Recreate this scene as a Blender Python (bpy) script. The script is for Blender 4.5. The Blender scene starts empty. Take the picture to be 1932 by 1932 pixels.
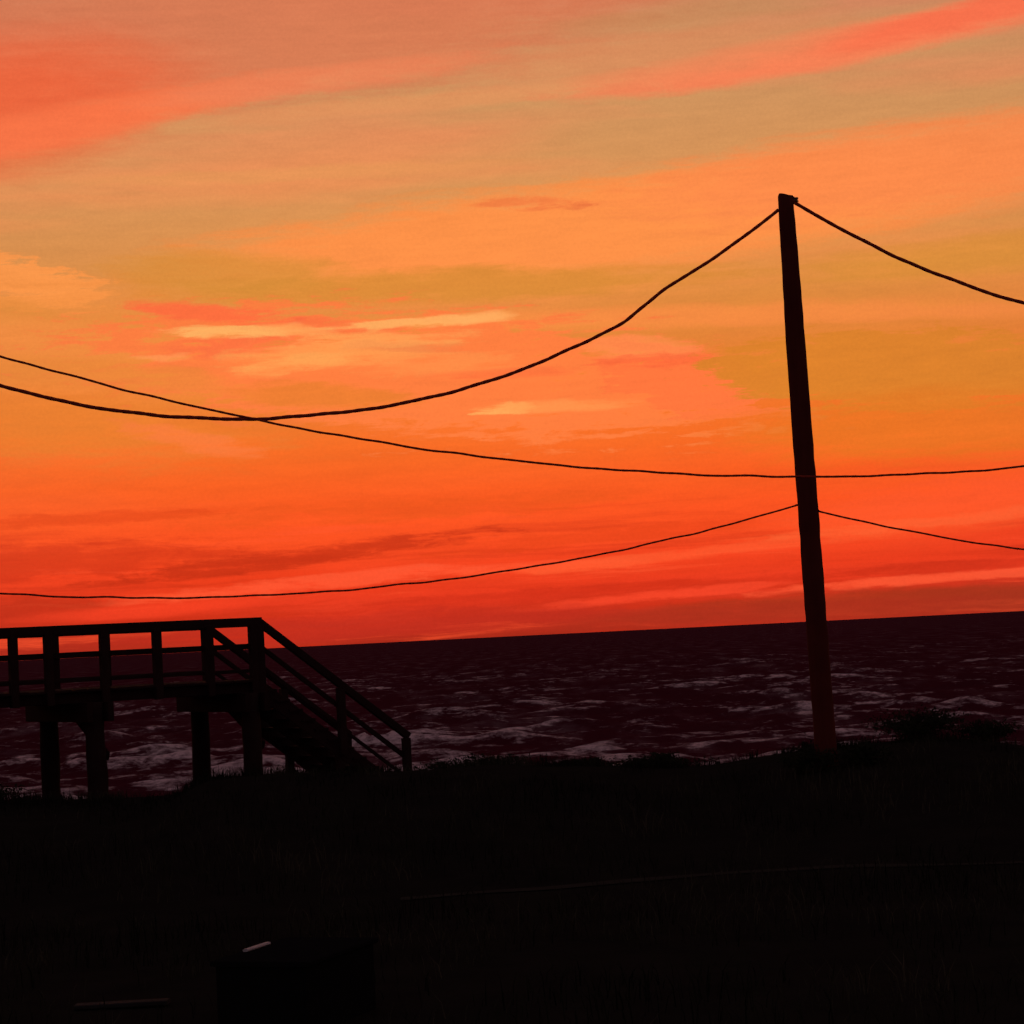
import bpy, math, random
import numpy as np
from mathutils import Vector, Matrix

random.seed(7)
rng = np.random.default_rng(11)
scene = bpy.context.scene
COL = scene.collection
RAD = math.radians

# ------------------------------------------------------------------ camera
EYE = Vector((0.0, 0.0, 5.0))
PITCH, ROLL, HFOV = RAD(3.07), RAD(2.84), 2 * math.atan(966.0 / 4357.0)
cam_data = bpy.data.cameras.new('camera')
cam_data.sensor_width = 36.0
cam_data.angle = HFOV
cam_data.clip_start, cam_data.clip_end = 0.5, 80000.0
cam = bpy.data.objects.new('camera', cam_data)
COL.objects.link(cam)
fw = Vector((0, math.cos(PITCH), math.sin(PITCH)))
u0 = Vector((0, -math.sin(PITCH), math.cos(PITCH)))
r0 = Vector((1, 0, 0))
rt = r0 * math.cos(ROLL) - u0 * math.sin(ROLL)
up = u0 * math.cos(ROLL) + r0 * math.sin(ROLL)
cam.matrix_world = Matrix(((rt.x, up.x, -fw.x, EYE.x), (rt.y, up.y, -fw.y, EYE.y),
                           (rt.z, up.z, -fw.z, EYE.z), (0, 0, 0, 1)))
scene.camera = cam
scene.render.resolution_x = scene.render.resolution_y = 1024
scene.cycles.max_bounces = 3
scene.cycles.diffuse_bounces = 1
scene.cycles.glossy_bounces = 2
scene.cycles.use_adaptive_sampling = True
scene.cycles.adaptive_threshold = .03
scene.cycles.adaptive_min_samples = 8
scene.view_settings.view_transform = 'Standard'
scene.view_settings.look = 'None'
scene.view_settings.exposure = 0.0
scene.view_settings.gamma = 1.0
scene.view_settings.use_curve_mapping = False


def lin(c):
    return tuple(((v / 255) / 12.92 if v / 255 <= .04045 else ((v / 255 + .055) / 1.055) ** 2.4) for v in c) + (1.0,)


class NT:
    """small helper round a node tree"""
    def __init__(s, tree):
        s.t = tree

    def n(s, kind, **kw):
        nd = s.t.nodes.new(kind)
        for k, v in kw.items():
            setattr(nd, k, v)
        return nd

    def put(s, sock, v):
        if isinstance(v, bpy.types.NodeSocket):
            s.t.links.new(v, sock)
        else:
            sock.default_value = v

    def math(s, op, a, b=None, c=None, clamp=False):
        nd = s.n('ShaderNodeMath', operation=op, use_clamp=clamp)
        s.put(nd.inputs[0], a)
        if b is not None:
            s.put(nd.inputs[1], b)
        if c is not None:
            s.put(nd.inputs[2], c)
        return nd.outputs[0]

    def mapr(s, v, a, b, c=0.0, d=1.0, smooth=True):
        nd = s.n('ShaderNodeMapRange', interpolation_type='SMOOTHSTEP' if smooth else 'LINEAR')
        for i, q in enumerate((v, a, b, c, d)):
            s.put(nd.inputs[i], q)
        return nd.outputs[0]

    def mix(s, f, a, b, blend='MIX'):
        nd = s.n('ShaderNodeMix', data_type='RGBA', blend_type=blend)
        s.put(nd.inputs[0], f)
        s.put(nd.inputs[6], a)
        s.put(nd.inputs[7], b)
        return nd.outputs[2]

    def ramp(s, f, stops):
        nd = s.n('ShaderNodeValToRGB')
        el = nd.color_ramp.elements
        while len(el) < len(stops):
            el.new(0.5)
        for e, (p, c) in zip(el, stops):
            e.position = p
            e.color = c
        s.put(nd.inputs[0], f)
        return nd.outputs[0]

    def noise(s, vec, scale, detail=4, rough=.55, dist=0.0):
        nd = s.n('ShaderNodeTexNoise')
        s.put(nd.inputs['Vector'], vec)
        nd.inputs['Scale'].default_value = scale
        nd.inputs['Detail'].default_value = detail
        nd.inputs['Roughness'].default_value = rough
        nd.inputs['Distortion'].default_value = dist
        return nd.outputs[0]

    def dot(s, vec, k):
        nd = s.n('ShaderNodeVectorMath', operation='DOT_PRODUCT')
        s.put(nd.inputs[0], vec)
        nd.inputs[1].default_value = k
        return nd.outputs['Value']

    def mapping(s, vec, loc=(0, 0, 0), rot=(0, 0, 0), scale=(1, 1, 1), kind='POINT'):
        nd = s.n('ShaderNodeMapping', vector_type=kind)
        s.put(nd.inputs[0], vec)
        nd.inputs[1].default_value = loc
        nd.inputs[2].default_value = rot
        nd.inputs[3].default_value = scale
        return nd.outputs[0]


# ------------------------------------------------------------------ sky
# Afterglow: clear-sky colour and lit-cloud colour by elevation, then cirrus
# streaks placed by azimuth and elevation (degrees), all fading away from the
# point on the horizon where the sun went down (+Y).
# azimuth, elevation, half length, half height, tilt, colour, strength, softness, raggedness
CLOUDS = [
    (-7.17, 14.93, 13.15, 1.973, 4.2, (221, 121, 79), 0.85, 0.55, 0.25),
    (-13.29, 13.16, 5.52, 1.578, 8.2, (244, 96, 49), 0.85, 1.0, 0.15),
    (-11.02, 12.82, 5.92, 0.473, 9.7, (255, 118, 67), 0.85, 0.9, 0.3),
    (-4.32, 13.86, 4.34, 0.342, 6.2, (242, 132, 85), 0.7, 0.75, 0.4),
    (-1.03, 13.23, 6.84, 0.263, 3.2, (230, 148, 91), 0.7, 0.7, 0.4),
    (8.94, 13.94, 7.36, 0.500, 5.4, (250, 130, 83), 1.0, 0.5, 0.25),
    (12.19, 14.31, 4.34, 0.342, 5.2, (255, 106, 67), 0.7, 0.75, 0.3),
    (4.34, 14.08, 5.00, 0.658, 4.2, (226, 140, 89), 0.6, 0.8, 0.3),
    (5.71, 15.00, 3.95, 0.329, 2.2, (200, 142, 89), 0.5, 0.8, 0.3),
    (-5.48, 11.60, 5.52, 0.184, 0.2, (232, 152, 85), 0.6, 0.8, 0.5),
    (2.79, 10.01, 11.84, 1.249, 3.7, (255, 144, 68), 0.95, 0.4, 0.3),
    (10.31, 10.97, 7.36, 1.118, 3.2, (255, 138, 71), 0.9, 0.5, 0.3),
    (11.84, 8.67, 4.34, 0.526, 2.2, (220, 142, 49), 0.7, 0.7, 0.3),
    (1.23, 10.68, 1.32, 0.184, -1.8, (238, 112, 59), 0.55, 0.8, 1.0),
    (1.89, 10.58, 0.66, 0.092, -1.8, (225, 100, 51), 0.4, 0.8, 1.0),
    (-1.65, 8.74, 8.15, 0.421, -0.8, (218, 138, 49), 0.85, 0.6, 0.35),
    (-6.89, 9.26, 3.02, 0.526, -2.8, (214, 140, 51), 0.7, 0.6, 0.3),
    (3.99, 7.66, 10.52, 0.289, -1.8, (255, 140, 66), 0.6, 0.7, 0.4),
    (-12.30, 9.21, 2.83, 0.579, -10.8, (255, 152, 71), 0.9, 0.2, 0.8),
    (-12.08, 8.42, 1.45, 0.395, -2.8, (218, 138, 52), 0.5, 0.6, 0.3),
    (-10.83, 7.75, 4.21, 0.500, -6.8, (255, 142, 72), 0.5, 0.7, 0.4),
    (-10.61, 6.91, 6.18, 1.973, -5.8, (238, 138, 54), 0.55, 0.9, 0.4),
    (-1.76, 6.59, 8.94, 1.604, -6.8, (255, 124, 60), 0.95, 0.25, 0.7),
    (4.56, 6.04, 2.17, 0.815, -16.8, (255, 116, 58), 0.95, 0.16, 0.7),
    (3.42, 6.98, 1.45, 0.342, -5.8, (255, 138, 74), 0.7, 0.4, 0.4),
    (3.80, 6.67, 1.18, 0.171, -2.8, (250, 98, 52), 0.7, 0.7, 0.9),
    (-7.20, 8.32, 2.24, 0.263, -6.8, (255, 106, 58), 0.85, 0.5, 0.5),
    (-6.32, 7.42, 1.97, 0.316, 0.2, (252, 108, 60), 0.7, 0.6, 0.6),
    (-3.94, 7.90, 1.58, 0.158, -8.8, (248, 104, 58), 0.5, 0.7, 0.7),
    (-6.57, 7.78, 1.84, 0.158, -0.8, (255, 178, 96), 0.9, 0.6, 0.8),
    (-5.12, 7.81, 1.05, 0.184, -1.8, (255, 165, 88), 0.7, 0.6, 0.5),
    (-1.96, 7.89, 2.17, 0.145, 0.2, (255, 174, 94), 0.9, 0.6, 0.8),
    (-0.37, 7.94, 0.92, 0.132, -0.8, (255, 172, 94), 0.8, 0.6, 0.3),
    (-4.10, 7.21, 2.63, 0.421, 1.2, (255, 154, 76), 0.85, 0.6, 0.7),
    (-5.16, 6.93, 1.45, 0.210, 5.2, (255, 166, 84), 0.6, 0.7, 0.8),
    (-2.51, 7.27, 1.45, 0.132, -4.8, (232, 120, 66), 0.5, 0.8, 0.9),
    (0.05, 5.62, 0.79, 0.132, 0.2, (255, 174, 92), 0.9, 0.6, 0.8),
    (-3.30, 7.50, 2.24, 0.210, 0.2, (255, 160, 82), 0.6, 0.8, 1.0),
    (-1.61, 6.78, 2.10, 0.263, -0.8, (255, 146, 72), 0.6, 0.8, 1.0),
    (1.37, 5.63, 1.84, 0.158, -0.8, (255, 150, 76), 0.7, 0.7, 0.5),
    (0.09, 6.50, 1.71, 0.158, 0.2, (252, 104, 54), 0.5, 0.8, 0.8),
    (-8.54, 7.23, 0.92, 0.079, -2.8, (255, 154, 84), 0.6, 0.6, 0.6),
    (-8.95, 6.80, 2.50, 0.289, -7.8, (236, 132, 52), 0.65, 0.6, 0.5),
    (-4.54, 6.14, 2.50, 0.316, -5.8, (234, 124, 42), 0.8, 0.5, 0.5),
    (-11.42, 5.84, 3.95, 0.789, -2.8, (236, 122, 36), 0.5, 0.7, 0.4),
    (-7.85, 5.20, 1.71, 0.237, -16.8, (255, 122, 62), 0.6, 0.7, 0.7),
    (-6.27, 5.53, 2.37, 0.316, -5.8, (232, 112, 34), 0.5, 0.7, 0.5),
    (9.64, 6.07, 4.87, 1.026, -2.8, (221, 128, 37), 0.95, 0.14, 0.5),
    (10.96, 4.62, 5.52, 0.921, -0.8, (232, 118, 28), 0.7, 0.7, 0.3),
    (-11.42, 2.36, 4.34, 0.447, 1.2, (206, 46, 20), 0.6, 0.7, 0.7),
    (-5.38, 2.20, 4.73, 0.224, 4.2, (192, 42, 18), 0.75, 0.6, 0.8),
    (-10.62, 3.30, 3.42, 0.184, 1.2, (226, 66, 20), 0.6, 0.7, 0.7),
    (-2.18, 3.26, 5.52, 0.263, 1.2, (232, 82, 24), 0.5, 0.7, 0.7),
    (2.39, 2.37, 4.34, 0.184, 3.2, (226, 62, 22), 0.5, 0.7, 0.7),
    (-4.62, 1.56, 4.73, 0.184, 2.2, (255, 86, 50), 0.8, 0.6, 0.7),
    (1.04, 1.65, 2.63, 0.118, 1.2, (255, 84, 46), 0.6, 0.7, 0.7),
    (4.33, 1.81, 5.52, 0.145, 3.2, (255, 92, 48), 0.5, 0.7, 0.7),
    (-0.98, 0.89, 5.52, 0.184, 2.2, (206, 44, 24), 0.6, 0.7, 0.7),
    (5.85, 1.01, 5.52, 0.132, 3.2, (206, 46, 24), 0.55, 0.7, 0.7),
    (10.50, 1.16, 4.34, 0.158, 2.2, (202, 44, 22), 0.6, 0.6, 0.7),
    (10.61, 0.89, 4.34, 0.145, 2.2, (255, 88, 52), 0.8, 0.6, 0.6),
    (3.62, 0.80, 3.68, 0.132, 3.2, (255, 74, 44), 0.6, 0.6, 0.7),
    (11.48, 2.65, 4.73, 0.592, 3.2, (255, 86, 40), 0.7, 0.7, 0.5),
    (10.18, 2.27, 3.95, 0.132, 2.2, (255, 100, 52), 0.5, 0.7, 0.7),
    (10.07, 0.34, 7.89, 0.342, 0.2, (158, 50, 26), 0.75, 0.6, 0.3),
    (6.59, 0.21, 5.52, 0.289, 0.2, (172, 46, 28), 0.7, 0.6, 0.3),
    (-3.62, 0.43, 6.58, 0.342, 0.2, (192, 44, 30), 0.6, 0.7, 0.4),
    (-11.84, 1.22, 2.10, 0.395, 0.2, (176, 40, 20), 0.6, 0.7, 0.4),
    (-9.43, 1.11, 2.89, 0.184, 2.2, (250, 66, 36), 0.6, 0.7, 0.4),
]

world = bpy.data.worlds.new('World')
scene.world = world
world.use_nodes = True
W = NT(world.node_tree)
world.node_tree.nodes.clear()
geo = W.n('ShaderNodeTexCoord').outputs['Generated']
sep = W.n('ShaderNodeSeparateXYZ')
W.put(sep.inputs[0], geo)
X, Y, Z = sep.outputs
az = W.math('MULTIPLY', W.math('ARCTAN2', X, Y), 57.29578)
el = W.math('MULTIPLY', W.math('ARCSINE', W.math('MINIMUM', W.math('MAXIMUM', Z, -1.0), 1.0)), 57.29578)
comb = W.n('ShaderNodeCombineXYZ')
W.put(comb.inputs[0], az)
W.put(comb.inputs[1], el)
sky_uv = comb.outputs[0]

# gentle wind-drawn distortion of the streaks
wa = W.noise(W.mapping(sky_uv, scale=(.10, .45, 1)), 1.0, 3)
wb = W.noise(W.mapping(sky_uv, loc=(31, 7, 0), scale=(.55, 2.2, 1)), 1.0, 4)
dy = W.math('ADD', W.math('MULTIPLY', W.math('SUBTRACT', wa, .5), .55), W.math('MULTIPLY', W.math('SUBTRACT', wb, .5), .22))
dx = W.math('MULTIPLY', W.math('SUBTRACT', wb, .5), 1.6)
comb2 = W.n('ShaderNodeCombineXYZ')
W.put(comb2.inputs[0], W.math('ADD', az, dx))
W.put(comb2.inputs[1], W.math('ADD', el, dy))
comb2.inputs[2].default_value = 1.0
uvw = comb2.outputs[0]

fil = W.noise(W.mapping(sky_uv, rot=(0, 0, RAD(-3)), scale=(.42, 4.2, 1)), 1.0, 6, .62)      # fine filaments
fil2 = W.noise(W.mapping(uvw, loc=(11, 2, 0), rot=(0, 0, RAD(-2)), scale=(1.1, 3.6, 1)), 1.0, 5, .65, .5)     # ragged cloudlets
fil = W.math('MULTIPLY_ADD', fil2, .8, W.math('SUBTRACT', fil, .9))
broad = W.noise(W.mapping(uvw, rot=(0, 0, RAD(-3.5)), scale=(.055, .55, 1)), 1.0, 4, .5)      # broad veils
low_s = W.noise(W.mapping(uvw, loc=(3, 9, 0), rot=(0, 0, RAD(-2.6)), scale=(.11, 2.6, 1)), 1.0, 6, .62)

E90 = W.math('DIVIDE', el, 90.0, clamp=True)
E90 = W.math('POWER', E90, .5)                                # spreads the low elevations over the ramp


def S(deg):
    return math.sqrt(deg / 90.0)


clear = W.ramp(E90, [(0, lin((150, 38, 22))), (S(.5), lin((182, 44, 26))), (S(1.1), lin((226, 54, 28))),
                     (S(2.0), lin((236, 60, 26))), (S(3.0), lin((244, 76, 26))), (S(4.0), lin((246, 92, 28))),
                     (S(5.0), lin((242, 106, 32))), (S(6.2), lin((230, 120, 40))), (S(8.4), lin((222, 138, 60))),
                     (S(11), lin((218, 147, 83))), (S(13.5), lin((207, 147, 92))), (S(15.5), lin((201, 138, 94))),
                     (S(20), lin((164, 104, 88))), (S(30), lin((104, 68, 76))), (S(48), lin((62, 46, 60))),
                     (1, lin((42, 34, 50)))])
lit = W.ramp(E90, [(0, lin((222, 52, 34))), (S(1.2), lin((252, 70, 42))), (S(3.0), lin((255, 86, 34))),
                   (S(5.0), lin((255, 112, 46))), (S(7.0), lin((255, 130, 64))), (S(9.0), lin((255, 142, 74))),
                   (S(11.5), lin((252, 138, 82))), (S(14.0), lin((242, 124, 90))), (S(18), lin((196, 98, 90))),
                   (S(30), lin((112, 68, 80))), (1, lin((44, 35, 52)))])
col = W.mix(W.math('MULTIPLY', W.mapr(broad, .42, .66), .45), clear, lit)
# low streaks of dusk red and lit red near the horizon
lowmask = W.mapr(el, 4.2, 1.6)
col = W.mix(W.math('MULTIPLY', W.math('MULTIPLY', W.mapr(low_s, .50, .36), lowmask), .55), col, lin((200, 44, 20)))
col = W.mix(W.math('MULTIPLY', W.math('MULTIPLY', W.mapr(low_s, .54, .68), lowmask), .6), col, lin((255, 84, 46)))
for (ca, ce, ha, hb, tilt, c, st, soft, rag) in CLOUDS:
    cs, sn = math.cos(RAD(tilt)), math.sin(RAD(tilt))
    u = W.dot(uvw, (cs / ha, sn / ha, -(ca * cs + ce * sn) / ha))
    v = W.dot(uvw, (-sn / hb, cs / hb, -(ce * cs - ca * sn) / hb))
    r2 = W.math('MULTIPLY_ADD', v, v, W.math('MULTIPLY', u, u))
    r2 = W.math('MULTIPLY_ADD', fil, rag * 4.6, r2)
    f = W.mapr(r2, (1.0 + soft * .35) ** 2, (1.0 - soft) ** 2, 0.0, st)
    col = W.mix(f, col, lin(c))
# fine mottling of the thin veil
mott = W.noise(sky_uv, 12.0, 2, .7)
mv = W.math('ADD', W.math('MULTIPLY_ADD', fil, .20, 1.0), W.math('MULTIPLY', W.math('SUBTRACT', mott, .5), .17))
col = W.mix(1.0, col, (1, 1, 1, 1), 'MULTIPLY')
vm = W.n('ShaderNodeVectorMath', operation='SCALE')
W.put(vm.inputs[0], col)
W.put(vm.inputs['Scale'], mv)
col = vm.outputs[0]
# fade with angle from the sunset point
d = W.math('MULTIPLY_ADD', Y, .5, .5, clamp=True)
fade = W.math('MULTIPLY_ADD', W.math('POWER', d, 3.5), 1.0, .02)
vs = W.n('ShaderNodeVectorMath', operation='SCALE')
W.put(vs.inputs[0], col)
W.put(vs.inputs['Scale'], fade)
# mauve dusk over the rest of the sky
dusk = W.mix(fade, (.112, .074, .088, 1), (0, 0, 0, 1))
va = W.n('ShaderNodeVectorMath', operation='ADD')
W.put(va.inputs[0], vs.outputs[0])
W.put(va.inputs[1], dusk)
bg1 = W.n('ShaderNodeBackground')
W.put(bg1.inputs[0], va.outputs[0])
bg1.inputs[1].default_value = 1.0
sky = W.n('ShaderNodeTexSky', sky_type='NISHITA')
sky.sun_disc = False
sky.sun_elevation = RAD(-4.0)
sky.sun_rotation = 0.0
bg2 = W.n('ShaderNodeBackground')
W.put(bg2.inputs[0], sky.outputs[0])
bg2.inputs[1].default_value = 0.05
world.cycles.sampling_method = 'MANUAL'
world.cycles.sample_map_resolution = 256
add = W.n('ShaderNodeAddShader')
W.put(add.inputs[0], bg1.outputs[0])
W.put(add.inputs[1], bg2.outputs[0])
wo = W.n('ShaderNodeOutputWorld')
W.put(wo.inputs[0], add.outputs[0])

# weak red sun lamp added at the horizon, though the sun has set
sd = bpy.data.lights.new('sun', 'SUN')
sd.energy = 0.03
sd.angle = RAD(10)
sd.color = (1.0, .35, .15)
sun = bpy.data.objects.new('sun', sd)
COL.objects.link(sun)
sun.rotation_euler = (RAD(-89.0), 0, 0)


# ------------------------------------------------------------------ materials
def material(name, build):
    m = bpy.data.materials.new(name)
    m.use_nodes = True
    t = NT(m.node_tree)
    m.node_tree.nodes.clear()
    p = t.n('ShaderNodeBsdfPrincipled')
    o = t.n('ShaderNodeOutputMaterial')
    t.put(o.inputs[0], p.outputs[0])
    build(t, p)
    return m


def bump(t, p, h, strength, dist):
    b = t.n('ShaderNodeBump')
    b.inputs['Strength'].default_value = strength
    b.inputs['Distance'].default_value = dist
    t.put(b.inputs['Height'], h)
    t.put(p.inputs['Normal'], b.outputs[0])


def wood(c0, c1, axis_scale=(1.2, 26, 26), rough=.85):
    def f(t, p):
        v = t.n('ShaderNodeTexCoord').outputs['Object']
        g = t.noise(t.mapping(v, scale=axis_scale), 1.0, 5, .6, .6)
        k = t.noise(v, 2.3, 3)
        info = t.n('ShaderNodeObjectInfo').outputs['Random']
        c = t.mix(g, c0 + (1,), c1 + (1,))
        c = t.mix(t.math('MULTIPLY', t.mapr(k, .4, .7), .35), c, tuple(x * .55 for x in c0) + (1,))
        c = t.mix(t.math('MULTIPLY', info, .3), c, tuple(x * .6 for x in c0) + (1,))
        t.put(p.inputs['Base Color'], c)
        p.inputs['Roughness'].default_value = rough
        p.inputs['Specular IOR Level'].default_value = .05
        bump(t, p, g, .5, .01)
    return f


def plain(c, c2, scale, rough=.8, spec=.2, bd=.0):
    def f(t, p):
        v = t.n('ShaderNodeTexCoord').outputs['Object']
        g = t.noise(v, scale, 5)
        t.put(p.inputs['Base Color'], t.mix(g, c + (1,), c2 + (1,)))
        p.inputs['Roughness'].default_value = rough
        p.inputs['Specular IOR Level'].default_value = spec
        if bd:
            bump(t, p, g, .6, bd)
    return f


def water(t, p):
    pos = t.n('ShaderNodeNewGeometry').outputs['Position']
    crest = t.n('ShaderNodeAttribute', attribute_name='crest').outputs['Fac']
    shore = t.n('ShaderNodeAttribute', attribute_name='surf').outputs['Fac']
    n1 = t.noise(t.mapping(pos, scale=(.10, .26, .3)), 1.0, 5, .62, .5)
    n2 = t.noise(t.mapping(pos, loc=(17, 3, 0), scale=(.85, 1.0, 2.5)), 1.0, 6, .70, .3)
    # wind foam: crests that break, and lace left behind them in the surf
    n3 = t.noise(t.mapping(pos, loc=(5, 1, 0), scale=(.30, .035, 1)), 1.0, 6, .68)
    n4 = t.noise(t.mapping(pos, scale=(3.2, 2.2, 5.0)), 1.0, 5, .7)
    a = t.math('MULTIPLY_ADD', t.math('SUBTRACT', n1, .5), 1.5, crest)
    a = t.math('MULTIPLY_ADD', t.math('SUBTRACT', n2, .5), 2.2, a)
    a = t.math('MULTIPLY_ADD', t.math('SUBTRACT', n3, .5), 1.2, a)
    a = t.math('MULTIPLY_ADD', shore, .36, a)
    foam = t.mapr(a, .46, 1.02)
    foam = t.math('MULTIPLY', foam, t.mapr(n4, .32, .55, .40, 1.0), clamp=True)
    far = t.math('MULTIPLY', t.mapr(n3, .46, .80), .16)
    foam = t.math('MAXIMUM', foam, far)
    c = t.mix(foam, (.088, .015, .027, 1), (.86, .70, .70, 1))  # maroon base colour stands in for dusk sky reflected in the water
    t.put(p.inputs['Base Color'], c)
    p.inputs['Roughness'].default_value = .8
    p.inputs['Specular IOR Level'].default_value = .0
    p.inputs['IOR'].default_value = 1.33
    r1 = t.noise(t.mapping(pos, scale=(1.0, 1.4, 1.8)), 1.3, 6, .65)
    bump(t, p, r1, 1.0, .5)


def dry_grass(t, p):
    pos = t.n('ShaderNodeNewGeometry').outputs['Position']
    a = t.noise(pos, .55, 4)
    b = t.noise(pos, 7.0, 3)
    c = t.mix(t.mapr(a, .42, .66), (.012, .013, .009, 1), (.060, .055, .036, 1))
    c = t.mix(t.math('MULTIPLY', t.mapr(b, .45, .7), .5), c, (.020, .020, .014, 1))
    t.put(p.inputs['Base Color'], c)
    p.inputs['Roughness'].default_value = .9
    p.inputs['Specular IOR Level'].default_value = .0


M = {
    'pole': material('glare_red_pole_wood', wood((.10, .018, .014), (.16, .034, .024), (14, 14, .5))),  # brown wood with the red of lens glare put into its colour
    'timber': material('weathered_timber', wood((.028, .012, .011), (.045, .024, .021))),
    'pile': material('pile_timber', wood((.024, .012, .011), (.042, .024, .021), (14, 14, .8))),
    'cable': material('glare_red_cable', plain((.34, .045, .026), (.44, .062, .034), 20, .8, .05)),  # dark red imitates lens glare round the cables, painted as base colour
    'iron': material('rusty_iron', plain((.08, .05, .04), (.14, .08, .05), 30, .6, .4)),
    'porcelain': material('brown_porcelain', plain((.10, .045, .03), (.13, .06, .04), 20, .3, .5)),
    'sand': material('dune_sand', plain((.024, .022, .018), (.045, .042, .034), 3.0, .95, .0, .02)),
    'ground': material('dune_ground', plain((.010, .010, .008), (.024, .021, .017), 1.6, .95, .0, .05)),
    'leaf': material('shrub_leaf', plain((.018, .022, .013), (.034, .038, .022), 6.0, .7, .0)),
    'grass': material('dune_grass_blade', dry_grass),
    'twig': material('shrub_twig', plain((.05, .04, .03), (.08, .06, .045), 12, .9, .0)),
    'white': material('lit_lid_edge', plain((.38, .38, .38), (.46, .46, .46), 9, .6, .3)),  # pale colour paints the light caught on the box lid's edge
    'grey': material('silvered_board', wood((.025, .025, .024), (.045, .043, .042))),
    'tar': material('tarred_boards', plain((.007, .007, .008), (.012, .012, .012), 9, .95, .0)),
    'sea': material('sea_water', water),
}


# ------------------------------------------------------------------ object helpers
def link(name, mesh, mat=None, parent=None, loc=(0, 0, 0)):
    o = bpy.data.objects.new(name, mesh)
    COL.objects.link(o)
    o.location = loc
    if mat and mesh is not None and not mesh.materials:
        mesh.materials.append(mat)
    if parent:
        o.parent = parent
    return o


def tag(o, label=None, cat=None, group=None, kind=None):
    for k, v in (('label', label), ('category', cat), ('group', group), ('kind', kind)):
        if v:
            o[k] = v
    return o


def empty(name, loc, label, cat, group=None):
    o = bpy.data.objects.new(name, None)
    COL.objects.link(o)
    o.location = loc
    o.empty_display_size = .2
    return tag(o, label, cat, group)


def mesh_np(name, V, F, smooth=False):
    m = bpy.data.meshes.new(name)
    V = np.asarray(V, dtype=np.float32)
    F = np.asarray(F, dtype=np.int32)
    k = F.shape[1]
    m.vertices.add(len(V))
    m.vertices.foreach_set('co', V.ravel())
    m.loops.add(F.size)
    m.loops.foreach_set('vertex_index', F.ravel())
    m.polygons.add(len(F))
    m.polygons.foreach_set('loop_start', np.arange(len(F), dtype=np.int32) * k)
    m.polygons.foreach_set('use_smooth', np.full(len(F), smooth))
    m.update(calc_edges=True)
    m.validate()
    return m


_beams = {}


def beam_mesh(L, w, h, ch=.008):
    """box beam along +X, section w (y) by h (z), long edges chamfered"""
    key = (round(L, 3), round(w, 3), round(h, 3))
    if key in _beams:
        return _beams[key]
    a, b = w / 2, h / 2
    ring = [(-a + ch, -b), (a - ch, -b), (a, -b + ch), (a, b - ch), (a - ch, b), (-a + ch, b), (-a, b - ch), (-a, -b + ch)]
    V = [(0, y, z) for y, z in ring] + [(L, y, z) for y, z in ring]
    F = [tuple(reversed(range(8))), tuple(range(8, 16))] + [(i, (i + 1) % 8, 8 + (i + 1) % 8, 8 + i) for i in range(8)]
    m = bpy.data.meshes.new('beam')
    m.from_pydata(V, [], F)
    m.update()
    _beams[key] = m
    return m


def beam(name, A, B, w, h, mat, parent, side=None, base=None, jit=0.0):
    A, B = Vector(A), Vector(B)
    d = B - A
    L = d.length
    d.normalize()
    ref = Vector(side) if side else Vector((0, 0, 1))
    if abs(d.dot(ref)) > .99:
        ref = Vector((0, 1, 0))
    y = ref.cross(d).normalized()
    z = d.cross(y).normalized()
    o = link(name, beam_mesh(L, w, h), mat, parent)
    R = Matrix((d, y, z)).transposed()
    o.rotation_euler = R.to_euler()
    if jit:
        o.rotation_euler.z += random.uniform(-jit, jit)
    o.location = A - (base if base is not None else Vector())
    return o


def tube(path, rad, n=8, cap=True):
    """tube along a polyline; rad scalar or list -> V, F(quads; caps as degenerate quads)"""
    P = np.asarray(path, float)
    m = len(P)
    T = np.gradient(P, axis=0)
    T /= np.linalg.norm(T, axis=1)[:, None]
    ref = np.array([0, 0, 1.0]) if abs(T[0, 2]) < .9 else np.array([0, 1.0, 0])
    A = np.cross(T, ref)
    A /= np.linalg.norm(A, axis=1)[:, None]
    B = np.cross(T, A)
    rad = np.broadcast_to(np.asarray(rad, float), (m,))
    an = np.linspace(0, 2 * np.pi, n, endpoint=False)
    V = P[:, None] + rad[:, None, None] * (np.cos(an)[None, :, None] * A[:, None] + np.sin(an)[None, :, None] * B[:, None])
    V = V.reshape(-1, 3)
    i = np.arange(m - 1)[:, None] * n
    j = np.arange(n)[None]
    F = np.stack([i + j, i + (j + 1) % n, i + n + (j + 1) % n, i + n + j], -1).reshape(-1, 4)
    if cap:
        c0, c1 = len(V), len(V) + 1
        V = np.vstack([V, P[:1], P[-1:]])
        k = np.arange(n)
        e0 = np.stack([np.full(n, c0), (k + 1) % n, k, np.full(n, c0)], -1)
        e1 = np.stack([np.full(n, c1), (m - 1) * n + k, (m - 1) * n + (k + 1) % n, np.full(n, c1)], -1)
        return V, F, np.vstack([e0[:, :3], e1[:, :3]])
    return V, F, None


def tube_mesh(name, parts, smooth=True):
    V, Fs, off = [], [], 0
    for path, rad, n in parts:
        v, f, c = tube(path, rad, n)
        V.append(v)
        Fs += [tuple(q + off) for q in f] + [tuple(q + off) for q in c]
        off += len(v)
    m = bpy.data.meshes.new(name)
    m.from_pydata(np.vstack(V).tolist(), [], [tuple(int(i) for i in q) for q in Fs])
    m.update()
    if smooth:
        m.polygons.foreach_set('use_smooth', [len(p.vertices) == 4 for p in m.polygons])
    return m


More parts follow.
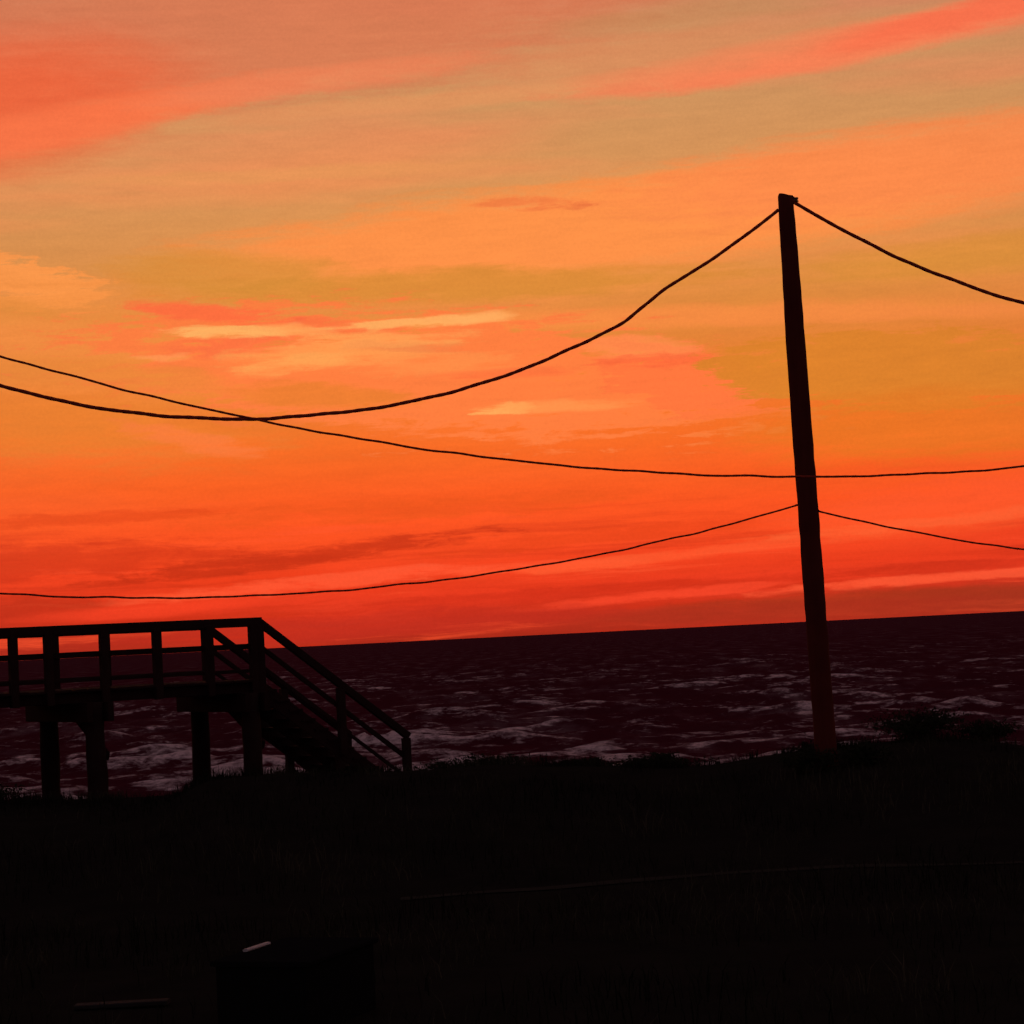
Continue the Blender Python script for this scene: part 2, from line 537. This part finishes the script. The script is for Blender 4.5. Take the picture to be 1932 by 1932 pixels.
# ------------------------------------------------------------------ ground
def vnoise(x, y, seed, n=9, base=.35, fall=1.0):
    """sum of random plane waves, cheap rolling relief"""
    g = np.random.default_rng(seed)
    out = np.zeros_like(x)
    for i in range(n):
        k = base * 1.5 ** i
        a = g.uniform(0, 2 * np.pi)
        out += np.sin(k * (x * np.cos(a) + y * np.sin(a)) + g.uniform(0, 6.28)) / (1.5 ** (i * fall))
    return out / 2.2


CX = [-60, -20, -8.0, -7.2, -5.5, -4.95, -3.9, -1.9, -.55, 1.2, 2.75, 4.4, 5.0, 6.1, 7.2, 8.0, 20, 60]
CZ = [2.7, 2.75, 2.80, 2.77, 2.76, 2.99, 3.00, 2.98, 3.02, 2.93, 2.84, 2.98, 3.00, 3.10, 3.02, 2.84, 2.9, 2.8]


def hgt(x, y):
    x, y = np.asarray(x, float), np.asarray(y, float)
    crest = np.interp(x, CX, CZ)
    f = np.clip((y - 26.0) / 10.0, 0, 1)
    f = f * f * (3 - 2 * f)
    back = 2.02 + .0 * y
    z = back * (1 - f) + crest * f
    g = np.clip((y - 36.6) / 27.0, 0, 1)
    g = 1 - (1 - g) ** 2.0
    z = np.where(y > 36.6, crest * (1 - g) + (-.9) * g, z)
    amp = np.clip((70 - y) / 30, 0, 1)
    z = z + vnoise(x, y, 3, 8, .45, .9) * .055 * amp
    z = z - np.clip((-y) / 200, 0, 1) * 1.0
    return z


def axis(parts):
    return np.unique(np.round(np.concatenate(parts), 4))


gx = axis([np.linspace(-600, -60, 14), np.linspace(-60, -16, 45), np.arange(-16, 16.01, .2), np.linspace(16, 60, 45), np.linspace(60, 600, 14)])
gy = axis([np.linspace(-300, -20, 12), np.linspace(-20, 12, 33), np.arange(12, 46.01, .2), np.linspace(46, 72, 53)])
GX, GY = np.meshgrid(gx, gy)
GZ = hgt(GX, GY)
nx, ny = len(gx), len(gy)
I = (np.arange(ny - 1)[:, None] * nx + np.arange(nx - 1)[None]).ravel()
gm = mesh_np('ground', np.stack([GX, GY, GZ], -1).reshape(-1, 3), np.stack([I, I + 1, I + nx + 1, I + nx], -1), True)
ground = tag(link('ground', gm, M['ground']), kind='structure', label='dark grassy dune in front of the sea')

# narrow sandy footpath trodden along the foot of the dune
px = np.linspace(-1.5, 16.0, 90)
pc = 27.2 + .05 * (px - 4) + .25 * np.sin(px * .5)
pv, pf = [], []
for i, (x, yc) in enumerate(zip(px, pc)):
    w = .11 + .03 * math.sin(x * 2.1)
    for dyy in (-w, 0, w):
        pv.append((x, yc + dyy, float(hgt(x, yc + dyy)) + .012 + (.006 if dyy == 0 else 0)))
for i in range(len(px) - 1):
    for j in range(2):
        a = i * 3 + j
        pf.append((a, a + 3, a + 4, a + 1))
tag(link('path', mesh_np('path', pv, pf, True), M['sand']), kind='structure')

# ------------------------------------------------------------------ sea
ys = [50.0]
while ys[-1] < 420:
    ys.append(ys[-1] * 1.0045)
while ys[-1] < 45000:
    ys.append(ys[-1] * 1.035)
xs = list(np.arange(0, 30, .33))
while xs[-1] < 30000:
    xs.append(xs[-1] * 1.03 + .01)
xs = np.array(xs)
xs = np.concatenate([-xs[:0:-1], xs])
ys = np.array(ys)
SX, SY = np.meshgrid(xs, ys)
H = np.zeros_like(SX)
g = np.random.default_rng(5)
for i in range(46):
    lam = 1.6 * (11 / 1.6) ** g.uniform(0, 1)
    k = 2 * np.pi / lam
    ang = g.normal(0, .45)
    amp = .013 * lam ** .55
    ph = g.uniform(0, 6.28)
    # short waves fade where the mesh can no longer carry them
    carry = np.clip(1.5 - SY * .0045 / lam * 4, 0, 1)
    H += amp * carry * np.sin(k * (SX * np.sin(ang) + SY * np.cos(ang)) + ph)
sig = H[:60].std()
Hn = H / sig
H = H + .28 * sig * (Hn ** 2 - 1) * (np.abs(Hn) < 3)
# the last breakers in the surf run nearly parallel to the beach
surf = np.clip(1 - (SY - 60) / 75, 0, 1) * .75 + np.clip(1 - (SY - 60) / 330, 0, 1) * .25
warp = 2.2 * np.sin(SX * .11 + 1.0) + 1.1 * np.sin(SX * .31) + .5 * np.sin(SX * .83 + 2)
br = np.maximum(0, np.sin((SY + warp) * 2 * np.pi / 9.5)) ** 6
brm = np.clip(.5 + .9 * np.sin(SX * .13 + SY * .09) + .5 * np.sin(SX * .37 - SY * .17), 0, 1)
H = H + br * brm * .20 * np.clip(surf, 0, 1)
H *= np.clip((SY - 46) / 20, .15, 1)
crest = np.clip(.25 * Hn + .15, -.4, .9) * .8 + br * brm * .36 * surf
V = np.stack([SX, SY, H], -1).reshape(-1, 3)
snx, sny = len(xs), len(ys)
I = (np.arange(sny - 1)[:, None] * snx + np.arange(snx - 1)[None]).ravel()
sm = mesh_np('sea', V, np.stack([I, I + 1, I + snx + 1, I + snx], -1), True)
for nm, arr in (('crest', crest), ('surf', surf)):
    at = sm.attributes.new(nm, 'FLOAT', 'POINT')
    at.data.foreach_set('value', arr.astype(np.float32).ravel())
tag(link('sea', sm, M['sea']), kind='structure', label='dark rough sea with broken foam reaching the horizon')

# ------------------------------------------------------------------ boardwalk
TH = .5614
e = Vector((math.cos(TH), math.sin(TH), 0))
nn = Vector((-math.sin(TH), math.cos(TH), 0))
P0 = Vector((-4.42, 39.48, 0))
WID, SP, DECK, RAIL = 2.154, .948, 4.478, 5.533
BACK = -8.6


def bp(s, t, z):
    q = P0 + e * s + nn * t
    return Vector((q.x, q.y, z))


base = bp(-3, WID / 2, 0)
base.z = float(hgt(base.x, base.y))
walk = empty('boardwalk', base, 'dark timber dune boardwalk with railings and a stair down to the beach', 'boardwalk')
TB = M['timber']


def bb(name, A, B, w, h, side=None, jit=0.0, mat=None):
    return beam(name, A, B, w, h, mat or TB, walk, side, base, jit)


# bents: two piles, a cap and a brace
for bs in (-.2, -3.02, -5.9, -8.3):
    for t in (.02, WID - .02):
        q = bp(bs, t, 0)
        zg = float(hgt(q.x, q.y))
        zz = np.linspace(zg - .6, 4.26, 9)
        g = np.random.default_rng(int(abs(bs * 100) + t * 10))
        path = [(q.x - base.x + g.normal(0, .006), q.y - base.y + g.normal(0, .006), z - base.z) for z in zz]
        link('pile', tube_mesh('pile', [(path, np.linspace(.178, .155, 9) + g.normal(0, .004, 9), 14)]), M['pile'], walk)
    bb('cap_beam', bp(bs + .18, -.25, 4.10), bp(bs + .18, WID + .45, 4.10), .10, .32)
    bb('cap_beam', bp(bs - .18, -.25, 4.10), bp(bs - .18, WID + .45, 4.10), .10, .32)
    bb('brace', bp(bs + .20, WID * .62, 4.0), bp(bs + .20, .02, 3.36), .06, .15)
for t in (.08, WID / 2, WID - .08):
    bb('joist', bp(BACK, t, 4.345), bp(-.02, t, 4.345), .07, .18)
bb('end_joist', bp(0.02, -.02, 4.345), bp(0.02, WID + .02, 4.345), .05, .18)
bb('end_joist', bp(BACK - .03, -.02, 4.345), bp(BACK - .03, WID + .02, 4.345), .05, .18)
s = .05
k = 0
while s > BACK:
    zj = random.uniform(-.004, .004)
    bb('plank', bp(s - .07, -.06 + random.uniform(-.012, .012), 4.458 + zj), bp(s - .07, -.06 + WID + .12, 4.458 + zj), .138, .04, jit=.004)
    s -= .145
# railing posts, near side and far side
near_s = [0, -.13, -SP, -2 * SP, -3 * SP, -4 * SP, -4.39, -5.33, -6.28, -7.23, -8.18]
far_s = [0, -SP, -2 * SP, -3 * SP, -3.60, -4.55, -5.5, -6.45, -7.4, -8.35]
for t, lst in ((-.03, near_s), (WID + .03, far_s)):
    for s in lst:
        j = random.uniform(-.006, .006)
        bb('post', bp(s + j, t, 4.24), bp(s + j * 2, t, RAIL - .12), .13, .13, side=nn)
for t, sg in ((-.03, -1), (WID + .03, 1)):
    bb('top_rail', bp(BACK, t, RAIL - .078), bp(.03, t, RAIL - .078), .10, .155)
    ti = t - sg * .085
    bb('middle_rail', bp(BACK, ti, 5.045), bp(.0, ti, 5.045), .04, .095)
    bb('bottom_rail', bp(BACK, ti, 4.63), bp(.0, ti, 4.63), .04, .06)

# stair
RISE, RUN, NST = .181, .2395, 11
SL = RISE / RUN
for t in (.05, WID / 2, WID - .05):
    bb('stringer', bp(.05, t, DECK - .20), bp(RUN * NST + .25, t, DECK - .20 - SL * (RUN * NST + .20)), .05, .27)
for i in range(1, NST + 1):
    s = RUN * (i - .5) + .04
    z = DECK - RISE * i
    bb('tread', bp(s, -.02, z - .02 + random.uniform(-.003, .003)), bp(s, WID + .02, z - .02), .255, .042, jit=.004)
S_END = 2.76
for t, sg in ((-.03, -1), (WID + .03, 1)):
    bb('stair_rail', bp(.0, t, RAIL - .085), bp(S_END + .05, t, RAIL - .085 - SL * (S_END + .05)), .10, .13)
    ti = t - sg * .085
    for dz, hh, nm in ((.47, .085, 'stair_middle_rail'), (.83, .06, 'stair_bottom_rail')):
        bb(nm, bp(.0, ti, RAIL - dz), bp(S_END, ti, RAIL - dz - SL * S_END), .04, hh)
    for s in (1.50, S_END):
        q = bp(s, t, 0)
        zg = float(hgt(q.x, q.y))
        lo = min(DECK - SL * s - .25, zg + 3) if s < 2 else zg - .3
        bb('post', bp(s, t, lo), bp(s, t, RAIL - .15 - SL * s), .13, .13, side=nn)
for t in (.0, WID):
    q = bp(1.5, t, 0)
    zg = float(hgt(q.x, q.y))
    bb('stair_leg', bp(1.5, t + (.1 if t == 0 else -.1), zg - .4), bp(1.5, t + (.1 if t == 0 else -.1), DECK - SL * 1.5 - .12), .13, .13, side=nn)


# ------------------------------------------------------------------ utility poles
def pole(x, y, top, label, lean=(-.15, 0), fits=()):
    zg = float(hgt(x, y))
    L = top - zg
    root = empty('utility_pole', (x, y, zg), label, 'utility pole', 'poles of the overhead line')
    zz = np.concatenate([[-1.2], np.linspace(0, L, 44)])
    g = np.random.default_rng(int(abs(x * 10)))
    wob = np.cumsum(g.normal(0, .0018, len(zz)))
    path = [(lean[0] * z / L + wob[i], lean[1] * z / L, z) for i, z in enumerate(zz)]
    f = np.clip(zz / L, 0, 1)
    rad = np.interp(f, [0, .05, .39, .62, .82, 1], [.172, .162, .153, .150, .137, .116]) + g.normal(0, .0026, len(zz))
    path.append((path[-1][0] + .004, path[-1][1], L + .012))
    rad = np.append(rad, .105)
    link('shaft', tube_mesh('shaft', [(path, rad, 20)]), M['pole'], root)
    for (z, side, kind) in fits:
        zl = z - zg
        fx = lean[0] * zl / L
        r = float(np.interp(zl / L, [0, .39, .82, 1], [.165, .153, .137, .116]))
        a = fx + side * (r - .05)
        b = fx + side * (r + .02)
        if kind == 'spool':
            o = link('bracket', tube_mesh('bracket', [([(a, 0, zl), (b + side * .02, 0, zl)], .022, 8),
                                                     ([(b, 0, zl - .045), (b, 0, zl + .05)], .014, 8)], False), M['iron'], root)
            c = fx + side * (r + .055)
            link('insulator', tube_mesh('insulator', [([(c, 0, zl - .032), (c, 0, zl - .018), (c, 0, zl), (c, 0, zl + .018), (c, 0, zl + .034)],
                                                      [.034, .036, .022, .036, .032], 12)]), M['porcelain'], o)
        else:
            link('eye_bolt', tube_mesh('eye_bolt', [([(a, 0, zl), (b, 0, zl)], .012, 8)], False), M['iron'], root)
    return root


pole(4.42, 34, 11.31, 'tall leaning timber utility pole on the dune beside the sea', (-.15, 0),
     ((11.11, -1, 'bolt'), (11.25, 1, 'spool'), (6.72, -1, 'bolt'), (6.62, 1, 'bolt')))
pole(-10.42, 30, 10.95, 'utility pole standing beyond the landward end of the boardwalk', (-.05, 0),
     ((10.60, 1, 'bolt'), (10.45, 1, 'bolt'), (6.46, 1, 'bolt')))
pole(17.1, 34, 11.5, 'next utility pole along the dune, carrying on from the tall leaning one', (.05, 0),
     ((11.20, -1, 'spool'), (8.83, -1, 'bolt'), (6.0, -1, 'bolt')))


def cable(A, B, sag, r, hr, pitch, label, bend=None, seed=1):
    A, B = np.array(A, float), np.array(B, float)
    L = np.linalg.norm(B - A)
    n = int(L / (pitch / 7))
    t = np.linspace(0, 1, n)
    P = A[None] * (1 - t[:, None]) + B[None] * t[:, None]
    P[:, 2] -= 4 * sag * t * (1 - t)
    if bend:
        tt = np.array([b[0] for b in bend])
        dz = np.array([b[1] for b in bend])
        off = np.interp(t, tt, dz)
        ker = np.hanning(max(5, n // 45 | 1))
        ker /= ker.sum()
        off = np.convolve(np.pad(off, len(ker) // 2, mode='edge'), ker, 'valid')[:n]
        P[:, 2] += off
    g = np.random.default_rng(seed)
    ends = np.clip(np.minimum(t, 1 - t) * 12, 0, 1)
    for i in range(7):
        P[:, 2] += ends * .0045 / (1 + .3 * i) * np.sin(2 * np.pi * t * L / (1.9 / (1 + .45 * i)) + g.uniform(0, 6.28)) * .8
    d = (B - A) / L
    side = np.cross(d, [0, 0, 1])
    side /= np.linalg.norm(side)
    upv = np.cross(side, d)
    ph = 2 * np.pi * t * L / pitch
    strands = []
    for q in (0, np.pi):
        S_ = P + hr * (np.cos(ph + q)[:, None] * side + np.sin(ph + q)[:, None] * upv)
        strands.append((S_ - A, r, 6))
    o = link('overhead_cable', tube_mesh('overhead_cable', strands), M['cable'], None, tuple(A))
    return tag(o, label, 'cable', 'overhead cables strung between the poles')


cable((-10.35, 30.02, 10.60), (4.17, 34, 11.11), 2.70, .025, .004, .34,
      'thick twisted cable sagging deeply from the leaning pole top out above the boardwalk',
      [(0, 0), (.15, -.02), (.252, -.023), (.344, .004), (.391, .017), (.438, .028), (.536, .037), (.586, .018), (.638, -.007), (.689, -.027), (.741, -.041), (.795, -.060), (.836, -.064), (.851, -.008), (.875, .057), (.905, .044), (.945, .023), (1, 0)], 3)
for o in [cable((4.36, 34, 11.25), (16.99, 34, 11.20), 2.17, .025, .004, .34,
                'thick twisted cable tied to the insulator at the leaning pole top', None, 4),
          cable((-10.30, 29.86, 10.45), (16.98, 33.9, 8.83), 2.60, .0155, .002, .26,
                'long thin cable passing in front of the leaning pole without touching it', None, 5),
          cable((-10.30, 30.02, 6.46), (4.22, 34, 6.72), .855, .0135, .002, .26,
                'thin low cable from halfway up the leaning pole, hanging over the boardwalk railing', None, 6),
          cable((4.48, 34, 6.62), (16.97, 34, 6.0), .78, .0135, .002, .26,
                'thin low cable leaving halfway up the leaning pole, away from the boardwalk', None, 7)]:
    pass


# ------------------------------------------------------------------ vegetation
def leaf_quads(C, N, size, seed):
    """n leaf-shaped quads at centres C"""
    g = np.random.default_rng(seed)
    n = len(C)
    a = g.normal(size=(n, 3))
    a /= np.linalg.norm(a, axis=1)[:, None]
    b = np.cross(a, N + g.normal(0, .5, (n, 3)))
    b /= np.linalg.norm(b, axis=1)[:, None] + 1e-9
    l = size * g.uniform(.6, 1.3, n)[:, None]
    V = np.stack([C - a * l, C + b * l * .36, C + a * l, C - b * l * .36], 1).reshape(-1, 3)
    F = np.arange(n * 4).reshape(-1, 4)
    return V, F


def shrub(x, y, rx, ry, h, label, n=2600, seed=1):
    zg = float(hgt(x, y))
    root = empty('shrub', (x, y, zg - .03), label, 'shrub', 'low shrubs on the dune')
    g = np.random.default_rng(seed)
    stems, tips = [], []
    for i in range(16):
        a = g.uniform(0, 6.28)
        q = g.uniform(.15, .95)
        tip = np.array([math.cos(a) * rx * q, math.sin(a) * ry * q, h * (1 - .55 * q * q) * g.uniform(.75, 1.08)])
        mid = tip * np.array([.45, .45, .6]) + g.normal(0, .03, 3)
        stems.append(([(0.02 * math.cos(a), 0.02 * math.sin(a), -.1), tuple(mid), tuple(tip)], [.014, .009, .004], 5))
        tips += [tip, (mid + tip) / 2, mid]
    link('stem', tube_mesh('stem', stems), M['twig'], root)
    tips = np.array(tips)
    C = tips[g.integers(0, len(tips), n)] + g.normal(0, 1, (n, 3)) * np.array([rx * .17, ry * .17, h * .13])
    C[:, 2] = np.clip(C[:, 2], .0, None)
    V, F = leaf_quads(C, C * [1, 1, 2], .032, seed)
    link('foliage', mesh_np('foliage', V, F), M['leaf'], root)
    return root


shrub(-.85, 37.0, .95, .7, .30, 'low rounded shrub on the dune crest just past the foot of the stair', 3000, 1)
shrub(-3.35, 40.2, .75, .7, .75, 'dense shrub growing under the boardwalk stair', 3000, 2)
shrub(-2.75, 39.0, .7, .5, .55, 'shrub beside the stringers at the bottom of the stair', 2400, 8)
shrub(6.2, 36.2, 1.0, .7, .42, 'wide spreading shrub on the crest just past the utility pole', 3400, 3)
shrub(7.35, 36.6, .6, .6, .30, 'small shrub next to the wide spreading shrub past the utility pole', 2000, 4)
shrub(2.2, 36.6, .7, .6, .22, 'low shrub halfway between the stair and the utility pole', 2200, 5)
shrub(-8.6, 36.4, .7, .6, .32, 'shrub near the piles at the landward end of the boardwalk', 2200, 6)
shrub(4.15, 33.6, .45, .35, .38, 'small shrub close against the foot of the leaning utility pole', 2000, 7)
shrub(4.95, 33.9, .40, .35, .30, 'little twiggy shrub growing on the seaward flank of the pole foot', 1500, 9)
shrub(.9, 36.9, .8, .5, .20, 'flat creeping shrub on the crest, alone between two lower shrubs', 1800, 10)
shrub(8.6, 36.3, .7, .6, .26, 'shrub on the crest farthest from the boardwalk', 1800, 11)

# dune grass, one mass
NB = 42000
bx = rng.uniform(-13, 15, NB)
byy = 13 + 29.5 * rng.uniform(0, 1, NB) ** .75
NC = 16000                                    # the thick fringe along the crest
bx = np.concatenate([bx, rng.uniform(-11, 12, NC)])
byy = np.concatenate([byy, rng.normal(36.4, .8, NC)])
crown = np.concatenate([np.zeros(NB, bool), np.ones(NC, bool)])
clump = vnoise(bx, byy, 21, 7, .9, .6)
onpath = np.abs(byy - (27.2 + .05 * (bx - 4) + .25 * np.sin(bx * .5))) < .22
inbox = (np.hypot(bx + 1.9, byy - 18.75) < 1.0)
keep = (clump > np.where(crown, -.1, -.35)) & ~onpath & ~inbox & (np.hypot(bx + 3.5, byy - 20) > .7)
keep &= ~((np.abs(bx + 2.4) < .9) & (byy > 15.5) & (byy < 18.5))
bx, byy, clump, crown = bx[keep], byy[keep], clump[keep], crown[keep]
n = len(bx)
bz = hgt(bx, byy)
hh = rng.uniform(.10, .30, n) * (1 + .5 * np.clip(clump, 0, 1)) * np.where(byy > 33, .7, 1.0) * np.where(crown, .9, 1.0)
an = rng.uniform(0, 6.28, n)
ww = rng.uniform(.004, .008, n)
be = rng.uniform(.2, .9, n) * hh
dirx, diry = np.cos(an), np.sin(an)
sx, sy = -diry * ww, dirx * ww
Pb = np.stack([bx, byy, bz - .03], -1)
Sv = np.stack([sx, sy, 0 * sx], -1)
Pm = Pb + np.stack([dirx * be * .25, diry * be * .25, hh * .62], -1)
Pt = Pb + np.stack([dirx * be, diry * be, hh], -1)
V = np.stack([Pb - Sv, Pb + Sv, Pm + Sv * .7, Pm - Sv * .7, Pt + Sv * .1, Pt - Sv * .1], 1).reshape(-1, 3)
k = np.arange(n)[:, None] * 6
F = np.concatenate([k + np.array([[0, 1, 2, 3]]), k + np.array([[3, 2, 4, 5]])])
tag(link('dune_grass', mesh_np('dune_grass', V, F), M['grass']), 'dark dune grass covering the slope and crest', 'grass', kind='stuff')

# ------------------------------------------------------------------ small litter in the grass
A = Vector((-2.52, 18.3, 0))
ex = Vector((.36, .93, 0)).normalized()
ey = Vector((ex.y, -ex.x, 0))
zb = min(float(hgt(A.x + ex.x * u + ey.x * v, A.y + ex.y * u + ey.y * v)) for u in (0, 1.3) for v in (0, .8)) - .02
zt = 2.585
mid = A + ex * .65 + ey * .4
org = Vector((mid.x, mid.y, zb))
box = empty('storage_box', org, 'low dark box standing in the grass with a short pale strip for its lit lid edge', 'box')


def bx_(u, v, z):
    q = A + ex * u + ey * v
    return Vector((q.x, q.y, z))


for v in (.02, .78):
    hgt_ = zt - .06 - zb
    beam('side_panel', bx_(.03, v, zb + hgt_ / 2), bx_(1.27, v, zb + hgt_ / 2), .03, hgt_, M['tar'], box, None, org)
for u in (.045, 1.255):
    hgt_ = zt - .06 - zb
    beam('end_panel', bx_(u, .036, zb + hgt_ / 2), bx_(u, .764, zb + hgt_ / 2), .03, hgt_, M['tar'], box, None, org)
lid = beam('lid', bx_(0, .4, zt - .04), bx_(1.3, .4, zt - .03), .86, .04, M['tar'], box, None, org)
beam('strip', bx_(.50, .02, zt - .006), bx_(.90, .02, zt - .003), .05, .022, M['white'], box, None, org)

x, y = -3.55, 20.0
z = float(hgt(x, y))
pl = empty('plank', (x, y, z), 'long grey weathered plank lying flat in the grass', 'plank')
beam('face', (x - .4, y, z + .03), (x + .4, y, z + .035), .16, .04, M['grey'], pl, None, Vector((x, y, z)))
